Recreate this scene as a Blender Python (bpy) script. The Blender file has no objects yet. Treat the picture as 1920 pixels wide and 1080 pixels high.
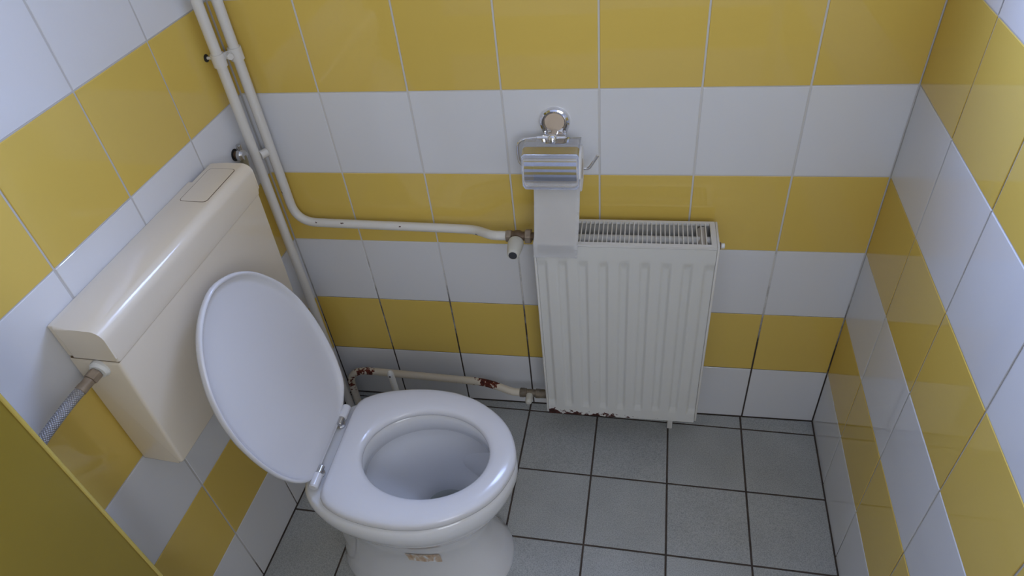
import bpy, bmesh, math, random
from mathutils import Vector, Matrix
random.seed(7)
scene = bpy.context.scene
COL = scene.collection
R_ = math.radians

# ------------------------------------------------------------------ camera, world, light, exposure
cam_d = bpy.data.cameras.new('camera'); cam = bpy.data.objects.new('camera', cam_d); COL.objects.link(cam)
cam_d.sensor_width = 36.0; cam_d.lens = 24.078; cam_d.clip_start = 0.02
cam.matrix_world = Matrix(((0.98400, -0.03669, 0.17458, 0.88236),
                           (0.15490, 0.66170, -0.73360, -1.29406),
                           (-0.08860, 0.74880, 0.65680, 1.61665),
                           (0, 0, 0, 1)))
_m = cam.matrix_world.to_3x3()
_q = _m.to_quaternion(); _q.normalize()
cam.matrix_world = Matrix.Translation(cam.matrix_world.translation) @ _q.to_matrix().to_4x4()
scene.camera = cam

scene.view_settings.view_transform = 'Standard'
scene.view_settings.look = 'None'
scene.view_settings.gamma = 1.0
scene.view_settings.use_curve_mapping = False
scene.view_settings.exposure = 0.0

world = bpy.data.worlds.new('sky'); scene.world = world; world.use_nodes = True
bg = world.node_tree.nodes['Background']
bg.inputs[0].default_value = (0.62, 0.78, 1.0, 1); bg.inputs[1].default_value = 1.2

# daylight falling through the small window high in the back wall
la = bpy.data.lights.new('window_daylight', 'AREA'); la.shape = 'RECTANGLE'
la.size = 0.56; la.size_y = 0.74; la.energy = 41.0; la.color = (0.41, 0.55, 1.0); la.spread = R_(135)
lo = bpy.data.objects.new('window_daylight', la); COL.objects.link(lo)
lo.location = (0.84, 0.32, 1.79); lo.rotation_euler = (R_(-72), 0, R_(6))

# added fill light behind the viewer, housed in an invented window
lb = bpy.data.lights.new('entry_fill', 'AREA'); lb.shape = 'RECTANGLE'
lb.size = 0.8; lb.size_y = 0.9; lb.energy = 14.8; lb.color = (0.87, 0.905, 1.0)
lbo = bpy.data.objects.new('entry_fill', lb); COL.objects.link(lbo)
lbo.location = (1.30, -2.19, 1.75); lbo.rotation_euler = (R_(90), 0, 0)

# ------------------------------------------------------------------ dimensions
T = 0.2                       # wall tile
XL, AL = 0.0175, 0.0400       # left wall  x = XL + AL*y
XR, AR = 1.3900, 0.0283       # right wall x = XR + AR*y
FR = -0.0241                  # floor grid turned against the back wall
ROWS = 7
def left_x(y): return XL + AL * y
def right_x(y): return XR + AR * y

# ------------------------------------------------------------------ materials
def new_mat(name):
    m = bpy.data.materials.new(name); m.use_nodes = True
    nt = m.node_tree; b = nt.nodes['Principled BSDF']
    return m, nt, b
def plain(name, col, rough=0.4, metal=0.0, spec=0.5, coat=0.0, bump=0.0, bscale=200, vary=0.0, vscale=6):
    m, nt, b = new_mat(name)
    b.inputs['Base Color'].default_value = (*col, 1); b.inputs['Roughness'].default_value = rough
    b.inputs['Metallic'].default_value = metal; b.inputs['Specular IOR Level'].default_value = spec
    b.inputs['Coat Weight'].default_value = coat; b.inputs['Coat Roughness'].default_value = 0.06
    tc = nt.nodes.new('ShaderNodeTexCoord')
    if vary:
        n = nt.nodes.new('ShaderNodeTexNoise'); n.inputs['Scale'].default_value = vscale; n.inputs['Detail'].default_value = 4
        nt.links.new(tc.outputs['Object'], n.inputs['Vector'])
        mp = nt.nodes.new('ShaderNodeMapRange')
        mp.inputs['From Min'].default_value = .3; mp.inputs['From Max'].default_value = .7
        mp.inputs['To Min'].default_value = 1 - vary; mp.inputs['To Max'].default_value = 1 + vary
        nt.links.new(n.outputs['Fac'], mp.inputs['Value'])
        hs = nt.nodes.new('ShaderNodeHueSaturation'); hs.inputs['Color'].default_value = (*col, 1)
        nt.links.new(mp.outputs['Result'], hs.inputs['Value']); nt.links.new(hs.outputs['Color'], b.inputs['Base Color'])
    if bump:
        n2 = nt.nodes.new('ShaderNodeTexNoise'); n2.inputs['Scale'].default_value = bscale; n2.inputs['Detail'].default_value = 2
        nt.links.new(tc.outputs['Object'], n2.inputs['Vector'])
        bp = nt.nodes.new('ShaderNodeBump'); bp.inputs['Strength'].default_value = bump; bp.inputs['Distance'].default_value = 0.001
        nt.links.new(n2.outputs['Fac'], bp.inputs['Height']); nt.links.new(bp.outputs['Normal'], b.inputs['Normal'])
    return m
def tile_mat(name, col, rough, var, tint=0.0):
    m, nt, b = new_mat(name)
    oi = nt.nodes.new('ShaderNodeObjectInfo')
    mp = nt.nodes.new('ShaderNodeMapRange'); mp.inputs['To Min'].default_value = 1 - var; mp.inputs['To Max'].default_value = 1 + var
    nt.links.new(oi.outputs['Random'], mp.inputs['Value'])
    hs = nt.nodes.new('ShaderNodeHueSaturation'); hs.inputs['Color'].default_value = (*col, 1)
    nt.links.new(mp.outputs['Result'], hs.inputs['Value']); nt.links.new(hs.outputs['Color'], b.inputs['Base Color'])
    b.inputs['Roughness'].default_value = rough; b.inputs['Specular IOR Level'].default_value = 0.5
    tc = nt.nodes.new('ShaderNodeTexCoord')
    n2 = nt.nodes.new('ShaderNodeTexNoise'); n2.inputs['Scale'].default_value = 9; n2.inputs['Detail'].default_value = 1
    nt.links.new(tc.outputs['Object'], n2.inputs['Vector'])
    bp = nt.nodes.new('ShaderNodeBump'); bp.inputs['Strength'].default_value = 0.02; bp.inputs['Distance'].default_value = 0.001
    nt.links.new(n2.outputs['Fac'], bp.inputs['Height']); nt.links.new(bp.outputs['Normal'], b.inputs['Normal'])
    return m
def floor_tile_mat():
    m, nt, b = new_mat('floor_tile_grey')
    tc = nt.nodes.new('ShaderNodeTexCoord'); oi = nt.nodes.new('ShaderNodeObjectInfo')
    ad = nt.nodes.new('ShaderNodeVectorMath'); ad.operation = 'ADD'
    nt.links.new(tc.outputs['Object'], ad.inputs[0]); nt.links.new(oi.outputs['Random'], ad.inputs[1])
    n = nt.nodes.new('ShaderNodeTexNoise'); n.inputs['Scale'].default_value = 420; n.inputs['Detail'].default_value = 2
    nt.links.new(ad.outputs[0], n.inputs['Vector'])
    cr = nt.nodes.new('ShaderNodeValToRGB')
    cr.color_ramp.elements[0].position = .32; cr.color_ramp.elements[0].color = (.30, .31, .30, 1)
    cr.color_ramp.elements[1].position = .62; cr.color_ramp.elements[1].color = (.47, .48, .465, 1)
    nt.links.new(n.outputs['Fac'], cr.inputs['Fac'])
    n3 = nt.nodes.new('ShaderNodeTexNoise'); n3.inputs['Scale'].default_value = 9; n3.inputs['Detail'].default_value = 5
    nt.links.new(ad.outputs[0], n3.inputs['Vector'])
    mp = nt.nodes.new('ShaderNodeMapRange'); mp.inputs['From Min'].default_value = .3; mp.inputs['From Max'].default_value = .7
    mp.inputs['To Min'].default_value = .93; mp.inputs['To Max'].default_value = 1.06
    nt.links.new(n3.outputs['Fac'], mp.inputs['Value'])
    hs = nt.nodes.new('ShaderNodeHueSaturation'); nt.links.new(cr.outputs['Color'], hs.inputs['Color']); nt.links.new(mp.outputs['Result'], hs.inputs['Value'])
    nt.links.new(hs.outputs['Color'], b.inputs['Base Color'])
    b.inputs['Roughness'].default_value = 0.42; b.inputs['Specular IOR Level'].default_value = .4
    return m
def grout_mat(name, light, dark, mould_top, mould_bottom, scale=5):
    """grout: pale cement with dark mould patches, thicker in the damp lower joints"""
    m, nt, b = new_mat(name)
    g = nt.nodes.new('ShaderNodeNewGeometry'); sp = nt.nodes.new('ShaderNodeSeparateXYZ')
    nt.links.new(g.outputs['Position'], sp.inputs[0])
    n = nt.nodes.new('ShaderNodeTexNoise'); n.inputs['Scale'].default_value = scale; n.inputs['Detail'].default_value = 6; n.inputs['Roughness'].default_value = .7
    nt.links.new(g.outputs['Position'], n.inputs['Vector'])
    mp = nt.nodes.new('ShaderNodeMapRange'); mp.inputs['From Min'].default_value = mould_bottom; mp.inputs['From Max'].default_value = mould_top
    mp.inputs['To Min'].default_value = 1.0; mp.inputs['To Max'].default_value = 0.0
    nt.links.new(sp.outputs['Z'], mp.inputs['Value'])
    ad = nt.nodes.new('ShaderNodeMath'); ad.operation = 'ADD'; nt.links.new(mp.outputs['Result'], ad.inputs[0]); nt.links.new(n.outputs['Fac'], ad.inputs[1])
    cr = nt.nodes.new('ShaderNodeValToRGB'); cr.color_ramp.elements[0].position = .72; cr.color_ramp.elements[0].color = (*light, 1)
    cr.color_ramp.elements[1].position = 1.0; cr.color_ramp.elements[1].color = (*dark, 1)
    nt.links.new(ad.outputs[0], cr.inputs['Fac']); nt.links.new(cr.outputs['Color'], b.inputs['Base Color'])
    b.inputs['Roughness'].default_value = .9
    return m
def rust_mat(name, paint, rust, centres, rough=.4, base_thr=.72, edge=None, scale=70):
    """painted steel; rust shows in noise patches that thicken round the given places (x,y,z,radius,amount)"""
    m, nt, b = new_mat(name)
    g = nt.nodes.new('ShaderNodeNewGeometry')
    n = nt.nodes.new('ShaderNodeTexNoise'); n.inputs['Scale'].default_value = scale; n.inputs['Detail'].default_value = 8; n.inputs['Roughness'].default_value = .65
    nt.links.new(g.outputs['Position'], n.inputs['Vector'])
    acc = n.outputs['Fac']
    for (x, y, z, r, amt) in centres:
        d = nt.nodes.new('ShaderNodeVectorMath'); d.operation = 'DISTANCE'; d.inputs[1].default_value = (x, y, z)
        nt.links.new(g.outputs['Position'], d.inputs[0])
        mp = nt.nodes.new('ShaderNodeMapRange'); mp.inputs['From Min'].default_value = 0; mp.inputs['From Max'].default_value = r
        mp.inputs['To Min'].default_value = amt; mp.inputs['To Max'].default_value = 0
        nt.links.new(d.outputs['Value'], mp.inputs['Value'])
        a = nt.nodes.new('ShaderNodeMath'); a.operation = 'ADD'; nt.links.new(acc, a.inputs[0]); nt.links.new(mp.outputs['Result'], a.inputs[1]); acc = a.outputs[0]
    if edge:                                   # flaking bottom edge: rust below height z0..z1 for x between x0 and x1
        z0, z1, x0, x1, amt = edge
        sp = nt.nodes.new('ShaderNodeSeparateXYZ'); nt.links.new(g.outputs['Position'], sp.inputs[0])
        mz = nt.nodes.new('ShaderNodeMapRange'); mz.inputs['From Min'].default_value = z0; mz.inputs['From Max'].default_value = z1
        mz.inputs['To Min'].default_value = amt; mz.inputs['To Max'].default_value = 0; nt.links.new(sp.outputs['Z'], mz.inputs['Value'])
        mx = nt.nodes.new('ShaderNodeMapRange'); mx.inputs['From Min'].default_value = x0; mx.inputs['From Max'].default_value = x1
        mx.inputs['To Min'].default_value = 1; mx.inputs['To Max'].default_value = 0; nt.links.new(sp.outputs['X'], mx.inputs['Value'])
        mu = nt.nodes.new('ShaderNodeMath'); mu.operation = 'MULTIPLY'; nt.links.new(mz.outputs['Result'], mu.inputs[0]); nt.links.new(mx.outputs['Result'], mu.inputs[1])
        a = nt.nodes.new('ShaderNodeMath'); a.operation = 'ADD'; nt.links.new(acc, a.inputs[0]); nt.links.new(mu.outputs[0], a.inputs[1]); acc = a.outputs[0]
    cr = nt.nodes.new('ShaderNodeValToRGB'); cr.color_ramp.interpolation = 'LINEAR'
    e = cr.color_ramp.elements; e[0].position = base_thr; e[0].color = (*paint, 1); e[1].position = base_thr + .03; e[1].color = (*rust, 1)
    x = e.new(base_thr + .2); x.color = (rust[0]*.35, rust[1]*.3, rust[2]*.3, 1)
    nt.links.new(acc, cr.inputs['Fac']); nt.links.new(cr.outputs['Color'], b.inputs['Base Color'])
    mr = nt.nodes.new('ShaderNodeMapRange'); mr.inputs['From Min'].default_value = base_thr; mr.inputs['From Max'].default_value = base_thr + .03
    mr.inputs['To Min'].default_value = rough; mr.inputs['To Max'].default_value = .9
    nt.links.new(acc, mr.inputs['Value']); nt.links.new(mr.outputs['Result'], b.inputs['Roughness'])
    return m
def stripe_mat():
    m, nt, b = new_mat('striped_tiling_beyond_camera')
    g = nt.nodes.new('ShaderNodeNewGeometry'); sp = nt.nodes.new('ShaderNodeSeparateXYZ'); nt.links.new(g.outputs['Position'], sp.inputs[0])
    md = nt.nodes.new('ShaderNodeMath'); md.operation = 'MODULO'; md.inputs[1].default_value = .4; nt.links.new(sp.outputs['Z'], md.inputs[0])
    gt = nt.nodes.new('ShaderNodeMath'); gt.operation = 'GREATER_THAN'; gt.inputs[1].default_value = .2; nt.links.new(md.outputs[0], gt.inputs[0])
    mx = nt.nodes.new('ShaderNodeMix'); mx.data_type = 'RGBA'
    mx.inputs['A'].default_value = (*C_WHITE, 1); mx.inputs['B'].default_value = (*C_YEL, 1)
    nt.links.new(gt.outputs[0], mx.inputs['Factor']); nt.links.new(mx.outputs['Result'], b.inputs['Base Color']); b.inputs['Roughness'].default_value = .2
    return m
C_WHITE = (.76, .76, .77); C_YEL = (.75, .535, .12)
M = {}
M['white_tile'] = tile_mat('white_glazed_tile', C_WHITE, .04, .012)
M['yellow_tile'] = tile_mat('yellow_glazed_tile', C_YEL, .04, .02)
M['floor_tile'] = floor_tile_mat()
M['grout'] = grout_mat('wall_grout', (.66, .64, .61), (.06, .045, .038), .72, -.22, 7)
M['grout_side'] = grout_mat('side_wall_grout', (.58, .56, .53), (.09, .07, .055), .30, -.30, 7)
M['floor_grout'] = plain('floor_grout', (.075, .058, .048), .95, vary=.3, vscale=30)
M['stripes'] = stripe_mat()
M['paint_white'] = plain('white_wall_paint', (.80, .80, .80), .8)
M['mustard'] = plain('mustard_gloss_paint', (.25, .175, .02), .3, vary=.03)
M['edge_highlight'] = plain('yellow_edge_highlight', (.52, .39, .085), .25)  # lighter yellow that paints in the highlight on the jamb edge
M['ceramic'] = plain('white_sanitary_ceramic', (.80, .80, .81), .10, coat=.3)
M['seat'] = plain('white_seat_plastic', (.72, .71, .72), .15)
M['cream'] = plain('yellowed_cream_plastic', (.80, .71, .57), .14, vary=.02, vscale=3)
M['seam'] = plain('dark_seam', (.16, .11, .06), .8)
M['pipe'] = rust_mat('cream_painted_pipe', (.74, .71, .65), (.10, .05, .035),
    [(.118, -.043, .686, .010, .42), (.185, -.043, .686, .010, .42), (.33, -.043, .680, .009, .42), (.518, -.055, .665, .014, .40), (.055, -.043, .77, .008, .45)], .38, .80, scale=160)
M['rust_pipe'] = rust_mat('rusty_cream_pipe', (.74, .67, .55), (.17, .035, .018),
    [(.105, -.06, .160, .045, .28), (.14, -.06, .165, .035, .26), (.07, -.05, .12, .04, .2), (.475, -.06, .15, .065, .30), (.50, -.06, .15, .04, .2), (.55, -.07, .125, .03, .18), (.40, -.06, .15, .025, .14), (.06, -.05, .09, .05, .2)], .4, .70, scale=85)
M['rad'] = plain('cream_white_enamel', (.72, .70, .66), .35)
M['rad_front'] = rust_mat('enamel_front_with_rust', (.70, .69, .65), (.085, .022, .015),
    [(.675, -.12, .128, .022, .25)], .35, .72, edge=(.110, .140, .80, 1.0, .36), scale=95)
M['rad_in'] = plain('dusty_grey_sheet', (.34, .31, .28), .8, vary=.3, vscale=40)
M['brass'] = plain('tarnished_brass', (.17, .11, .065), .5, .35, vary=.3, vscale=60)
M['brass_light'] = plain('worn_nut_faces', (.34, .27, .20), .45, .4, vary=.2, vscale=60)
M['grey_brass'] = plain('grey_brown_brass', (.20, .165, .12), .55, .3, vary=.3, vscale=60)
M['knob'] = plain('off_white_plastic', (.62, .60, .53), .4)
M['dark'] = plain('dark_grey_plastic', (.035, .037, .045), .4)
M['black'] = plain('black_rubber', (.02, .018, .018), .6)
M['chrome'] = plain('chrome', (.80, .80, .82), .05, 1.0)
M['chrome_dull'] = plain('brushed_nickel', (.55, .54, .53), .25, 1.0)
M['olive'] = plain('olive_brass', (.30, .27, .17), .4, .6)
M['beige'] = plain('beige_disc', (.62, .50, .38), .5)
M['paper'] = plain('toilet_paper', (.92, .91, .90), .95, bump=.1, bscale=350)
M['card'] = plain('cardboard', (.60, .54, .46), .9)
M['white_plastic'] = plain('white_plastic', (.80, .80, .77), .35)
M['glass'] = None
def braid_mat():
    m, nt, b = new_mat('braided_steel')
    tc = nt.nodes.new('ShaderNodeTexCoord')
    mp = nt.nodes.new('ShaderNodeMapping'); mp.inputs['Scale'].default_value = (1, 1, 1); nt.links.new(tc.outputs['UV'], mp.inputs['Vector'])
    ck = nt.nodes.new('ShaderNodeTexWave'); ck.wave_type = 'BANDS'; ck.bands_direction = 'DIAGONAL'; ck.inputs['Scale'].default_value = 3.6
    nt.links.new(mp.outputs['Vector'], ck.inputs['Vector'])
    m2 = nt.nodes.new('ShaderNodeMapping'); m2.inputs['Scale'].default_value = (-1, 1, 1); nt.links.new(tc.outputs['UV'], m2.inputs['Vector'])
    c2 = nt.nodes.new('ShaderNodeTexWave'); c2.wave_type = 'BANDS'; c2.bands_direction = 'DIAGONAL'; c2.inputs['Scale'].default_value = 3.6
    nt.links.new(m2.outputs['Vector'], c2.inputs['Vector'])
    mu = nt.nodes.new('ShaderNodeMath'); mu.operation = 'MULTIPLY'; nt.links.new(ck.outputs['Fac'], mu.inputs[0]); nt.links.new(c2.outputs['Fac'], mu.inputs[1])
    cr = nt.nodes.new('ShaderNodeValToRGB'); cr.color_ramp.elements[0].color = (.22, .21, .21, 1); cr.color_ramp.elements[1].color = (.66, .65, .65, 1); cr.color_ramp.elements[1].position = .6
    nt.links.new(mu.outputs[0], cr.inputs['Fac']); nt.links.new(cr.outputs['Color'], b.inputs['Base Color'])
    b.inputs['Metallic'].default_value = .35; b.inputs['Roughness'].default_value = .4
    bp = nt.nodes.new('ShaderNodeBump'); bp.inputs['Distance'].default_value = .001; nt.links.new(mu.outputs[0], bp.inputs['Height']); nt.links.new(bp.outputs['Normal'], b.inputs['Normal'])
    return m
M['braid'] = braid_mat()
def stain_mat():
    m, nt, b = new_mat('worn_brown_print')
    tc = nt.nodes.new('ShaderNodeTexCoord')
    n = nt.nodes.new('ShaderNodeTexNoise'); n.inputs['Scale'].default_value = 90; n.inputs['Detail'].default_value = 5
    mp = nt.nodes.new('ShaderNodeMapping'); mp.inputs['Scale'].default_value = (1, 1, .35); nt.links.new(tc.outputs['Object'], mp.inputs['Vector'])
    nt.links.new(mp.outputs['Vector'], n.inputs['Vector'])
    cr = nt.nodes.new('ShaderNodeValToRGB'); cr.color_ramp.elements[0].position = .36; cr.color_ramp.elements[0].color = (.80, .80, .81, 1)
    cr.color_ramp.elements[1].position = .66; cr.color_ramp.elements[1].color = (.52, .33, .19, 1)
    e = cr.color_ramp.elements.new(.45); e.color = (.66, .54, .42, 1)
    nt.links.new(n.outputs['Fac'], cr.inputs['Fac']); nt.links.new(cr.outputs['Color'], b.inputs['Base Color']); b.inputs['Roughness'].default_value = .6
    return m
M['stain'] = stain_mat()
def glass_mat(name, col=(1, 1, 1), fac=.12):
    m = bpy.data.materials.new(name); m.use_nodes = True; nt = m.node_tree; nt.nodes.clear()
    o = nt.nodes.new('ShaderNodeOutputMaterial'); t = nt.nodes.new('ShaderNodeBsdfTransparent'); g = nt.nodes.new('ShaderNodeBsdfGlossy')
    t.inputs['Color'].default_value = (*col, 1); g.inputs['Roughness'].default_value = .03
    mx = nt.nodes.new('ShaderNodeMixShader'); mx.inputs[0].default_value = fac
    nt.links.new(t.outputs[0], mx.inputs[1]); nt.links.new(g.outputs[0], mx.inputs[2]); nt.links.new(mx.outputs[0], o.inputs['Surface'])
    return m
M['glass'] = glass_mat('window_glass')
M['water'] = glass_mat('still_water', (.9, .92, .9), .15)

# ------------------------------------------------------------------ helpers
ROOTM = {}
def tag(o, label=None, cat=None, group=None, kind=None):
    if label: o['label'] = label
    if cat: o['category'] = cat
    if group: o['group'] = group
    if kind: o['kind'] = kind
    return o
def empty(name, loc, rz=0.0):
    o = bpy.data.objects.new(name, None); COL.objects.link(o); o.empty_display_size = .05
    o.location = loc; o.rotation_euler = (0, 0, rz)
    ROOTM[o.name] = Matrix.Translation(Vector(loc)) @ Matrix.Rotation(rz, 4, 'Z')
    return o
def obj(name, bm, mat, parent=None, smooth=False, world=True, M4=None):
    """link a bmesh as ONE object; world=True: its vertices are world coordinates"""
    bmesh.ops.recalc_face_normals(bm, faces=bm.faces)
    me = bpy.data.meshes.new(name); bm.to_mesh(me); bm.free()
    if mat: me.materials.append(mat)
    if smooth:
        for p in me.polygons: p.use_smooth = True
        if smooth != 'all': me.set_sharp_from_angle(angle=R_(smooth if smooth is not True else 40))
    o = bpy.data.objects.new(name, me); COL.objects.link(o)
    if M4 is not None: o.matrix_world = M4
    ROOTM[o.name] = M4 if M4 is not None else Matrix.Identity(4)
    if parent is not None:
        o.parent = parent
        if world: o.matrix_parent_inverse = ROOTM[parent.name].inverted()
    return o
def bm_box(bm, a, b, M4=None):
    vs = [bm.verts.new(Vector((x, y, z))) for x in (a[0], b[0]) for y in (a[1], b[1]) for z in (a[2], b[2])]
    if M4 is not None:
        for v in vs: v.co = M4 @ v.co
    for f in ((0,1,3,2),(4,6,7,5),(0,4,5,1),(2,3,7,6),(0,2,6,4),(1,5,7,3)): bm.faces.new([vs[i] for i in f])
    return vs
def box(a, b, bev=0, seg=2, M4=None):
    bm = bmesh.new(); bm_box(bm, a, b)
    if bev: bmesh.ops.bevel(bm, geom=list(bm.edges), offset=bev, segments=seg, profile=.5, affect='EDGES')
    if M4 is not None: bmesh.ops.transform(bm, matrix=M4, verts=bm.verts)
    return bm
def loft(rings, cap0=True, cap1=True, close=False, bm=None):
    bm = bm or bmesh.new()
    V = [[bm.verts.new(Vector(p)) for p in r] for r in rings]
    n = len(V[0]); m = len(V)
    for i in range(m if close else m - 1):
        A, B = V[i], V[(i + 1) % m]
        for j in range(n): bm.faces.new((A[j], A[(j+1) % n], B[(j+1) % n], B[j]))
    if not close:
        if cap0: bm.faces.new(V[0][::-1])
        if cap1: bm.faces.new(V[-1])
    return bm
def frames(pts):
    pts = [Vector(p) for p in pts]; out = []
    t0 = (pts[1] - pts[0]).normalized(); up = Vector((0, 0, 1)) if abs(t0.z) < .9 else Vector((1, 0, 0))
    u = (up - t0 * up.dot(t0)).normalized()
    for i, p in enumerate(pts):
        t = (pts[min(i+1, len(pts)-1)] - pts[max(i-1, 0)]).normalized()
        u = (u - t * u.dot(t)).normalized(); out.append((p, u, t.cross(u)))
    return out
def tube(pts, r, n=16, cap=True, bm=None):
    rr = r if isinstance(r, (list, tuple)) else [r] * len(pts)
    rings = [[p + u * math.cos(2*math.pi*k/n) * q + w * math.sin(2*math.pi*k/n) * q for k in range(n)] for (p, u, w), q in zip(frames(pts), rr)]
    return loft(rings, cap, cap, bm=bm)
def fillet(pts, r, n=7):
    """polyline with its corners rounded"""
    pts = [Vector(p) for p in pts]; out = [pts[0]]
    for i in range(1, len(pts) - 1):
        rad = r[i-1] if isinstance(r, (list, tuple)) else r
        a, b, c = pts[i-1], pts[i], pts[i+1]; d1 = (a - b); d2 = (c - b)
        L = min(rad, d1.length * .49, d2.length * .49); p = b + d1.normalized() * L; q = b + d2.normalized() * L
        for k in range(n + 1):
            s = k / n; out.append(p * (1-s)**2 + b * 2*s*(1-s) + q * s*s)
    out.append(pts[-1]); return out
def cyl(a, b, r, n=20, bev=0, r2=None):
    a = Vector(a); b = Vector(b); r2 = r if r2 is None else r2
    if bev:
        d = (b - a).normalized()
        return tube([a, a + d*bev*.001, a + d*bev, b - d*bev, b - d*bev*.001, b], [r-bev, r-bev, r, r2, r2-bev, r2-bev], n)
    return tube([a, b], [r, r2], n)
def lathe(a, d, prof, n=24):
    """profile [(distance along d, radius)] turned about the axis through a"""
    a = Vector(a); d = Vector(d).normalized(); up = Vector((0, 0, 1)) if abs(d.z) < .9 else Vector((1, 0, 0))
    u = (up - d * up.dot(d)).normalized(); w = d.cross(u)
    return loft([[a + d*t + (u*math.cos(2*math.pi*k/n) + w*math.sin(2*math.pi*k/n)) * max(r, 1e-5) for k in range(n)] for t, r in prof])
def hexnut(a, b, r):
    bm = cyl(a, b, r, 6); bmesh.ops.bevel(bm, geom=list(bm.edges), offset=r*.09, segments=1, affect='EDGES'); return bm

# ------------------------------------------------------------------ tiles
def clip(poly, a, b, c):                       # keep a*x + b*y <= c
    out = []
    for i in range(len(poly)):
        p, q = poly[i], poly[(i+1) % len(poly)]
        dp = a*p[0] + b*p[1] - c; dq = a*q[0] + b*q[1] - c
        if dp <= 0: out.append(p)
        if dp * dq < 0: s = dp / (dp - dq); out.append((p[0] + s*(q[0]-p[0]), p[1] + s*(q[1]-p[1])))
    return out
def area(poly): return .5 * sum(poly[i][0]*poly[(i+1) % len(poly)][1] - poly[(i+1) % len(poly)][0]*poly[i][1] for i in range(len(poly)))
PROUD, BEV = .0016, .0009
def tile_mesh(poly, name, mat, proud=PROUD, bev=BEV):
    """a flat tile: polygon with a back at 0, edges rounded over at the face"""
    n = len(poly); bm = bmesh.new()
    lo = [bm.verts.new((x, y, 0)) for x, y in poly]; mi = [bm.verts.new((x, y, proud - bev)) for x, y in poly]
    ins = []
    for i in range(n):
        p0, p1, p2 = Vector(poly[i-1]), Vector(poly[i]), Vector(poly[(i+1) % n])
        e1 = (p1-p0).normalized(); e2 = (p2-p1).normalized(); n1 = Vector((-e1.y, e1.x)); n2 = Vector((-e2.y, e2.x))
        k = 1 + n1.dot(n2); q = p1 + (n1 + n2) * (bev / max(k, .3)); ins.append(q)
    hi = [bm.verts.new((q.x, q.y, proud)) for q in ins]
    bm.faces.new(hi)
    for i in range(n):
        j = (i+1) % n; bm.faces.new((lo[i], lo[j], mi[j], mi[i])); bm.faces.new((mi[i], mi[j], hi[j], hi[i]))
    me = bpy.data.meshes.new(name); bm.to_mesh(me); bm.free(); me.materials.append(mat); return me
SHARED = {}
def lay(parent, F, u0, u1, v0, v1, mat, clips=(), gu=.0040, gv=.0025, tilt=.0016):
    """lay one tile between u0..u1, v0..v1 in the frame F (columns u, v, outward normal) on its backing"""
    poly = [(u0+gu/2, v0+gv/2), (u1-gu/2, v0+gv/2), (u1-gu/2, v1-gv/2), (u0+gu/2, v1-gv/2)]; full = poly
    for c in clips:
        poly = clip(poly, *c)
        if len(poly) < 3: return
    if area(poly) < 2e-4: return
    cu, cv = (u0+u1)/2, (v0+v1)/2; loc = [(x-cu, y-cv) for x, y in poly]
    key = (mat.name, round(u1-u0, 4), round(v1-v0, 4))
    if poly == full:
        if key not in SHARED: SHARED[key] = tile_mesh(loc, 'tile', mat)
        me = SHARED[key]
    else: me = tile_mesh(loc, 'tile', mat)
    o = bpy.data.objects.new('tile', me); COL.objects.link(o); o.parent = parent
    rt = Matrix.Rotation(random.gauss(0, tilt), 4, 'X') @ Matrix.Rotation(random.gauss(0, tilt), 4, 'Y')
    o.matrix_local = F @ Matrix.Translation((cu, cv, -PROUD)) @ rt
def frame(o, u, v, n): return Matrix(((u[0], v[0], n[0], o[0]), (u[1], v[1], n[1], o[1]), (u[2], v[2], n[2], o[2]), (0, 0, 0, 1)))
def row_mat(k): return M['yellow_tile'] if k % 2 else M['white_tile']

# ------------------------------------------------------------------ the room
YE = -1.30                                     # entry side of the cubicle
WX0, WX1, WZ0, WZ1 = .54, 1.14, 1.40, 2.18      # window in the back wall, above the photograph
H = 2.6
bm = bmesh.new(); g = PROUD
for a, b in (((-.25, g, -.1), (1.65, .34, WZ0)), ((-.25, g, WZ1), (1.65, .34, H)), ((-.25, g, WZ0), (WX0, .34, WZ1)), ((WX1, g, WZ0), (1.65, .34, WZ1))): bm_box(bm, a, b)
wall_back = tag(obj('wall_back', bm, M['grout']), 'back wall in yellow and white tile rows behind the radiator', 'wall', kind='structure')
def slanted(x_at, t, y0, y1, z0, z1):
    bm = bmesh.new(); vs = []
    for y in (y0, y1):
        for d in (0, t):
            for z in (z0, z1): vs.append(bm.verts.new((x_at(y) + d, y, z)))
    for f in ((0,1,3,2),(4,6,7,5),(0,4,5,1),(2,3,7,6),(0,2,6,4),(1,5,7,3)): bm.faces.new([vs[i] for i in f])
    return bm
wall_left = tag(obj('wall_left', slanted(lambda y: left_x(y) - g, -.2, 0.0015, -.8605, 0, H), M['grout_side']), 'left wall in yellow and white tile rows behind the cistern', 'wall', kind='structure')
wall_right = tag(obj('wall_right', slanted(lambda y: right_x(y) + g, .2, 0.0015, YE - .1, 0, H), M['grout_side']), 'right wall in yellow and white tile rows, bare of fittings', 'wall', kind='structure')
floor = tag(obj('floor', box((-.6, -2.1, -.1), (2.0, .0015, -g)), M['floor_grout']), 'grey speckled tile floor with dark joints', 'floor', kind='structure')

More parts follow.
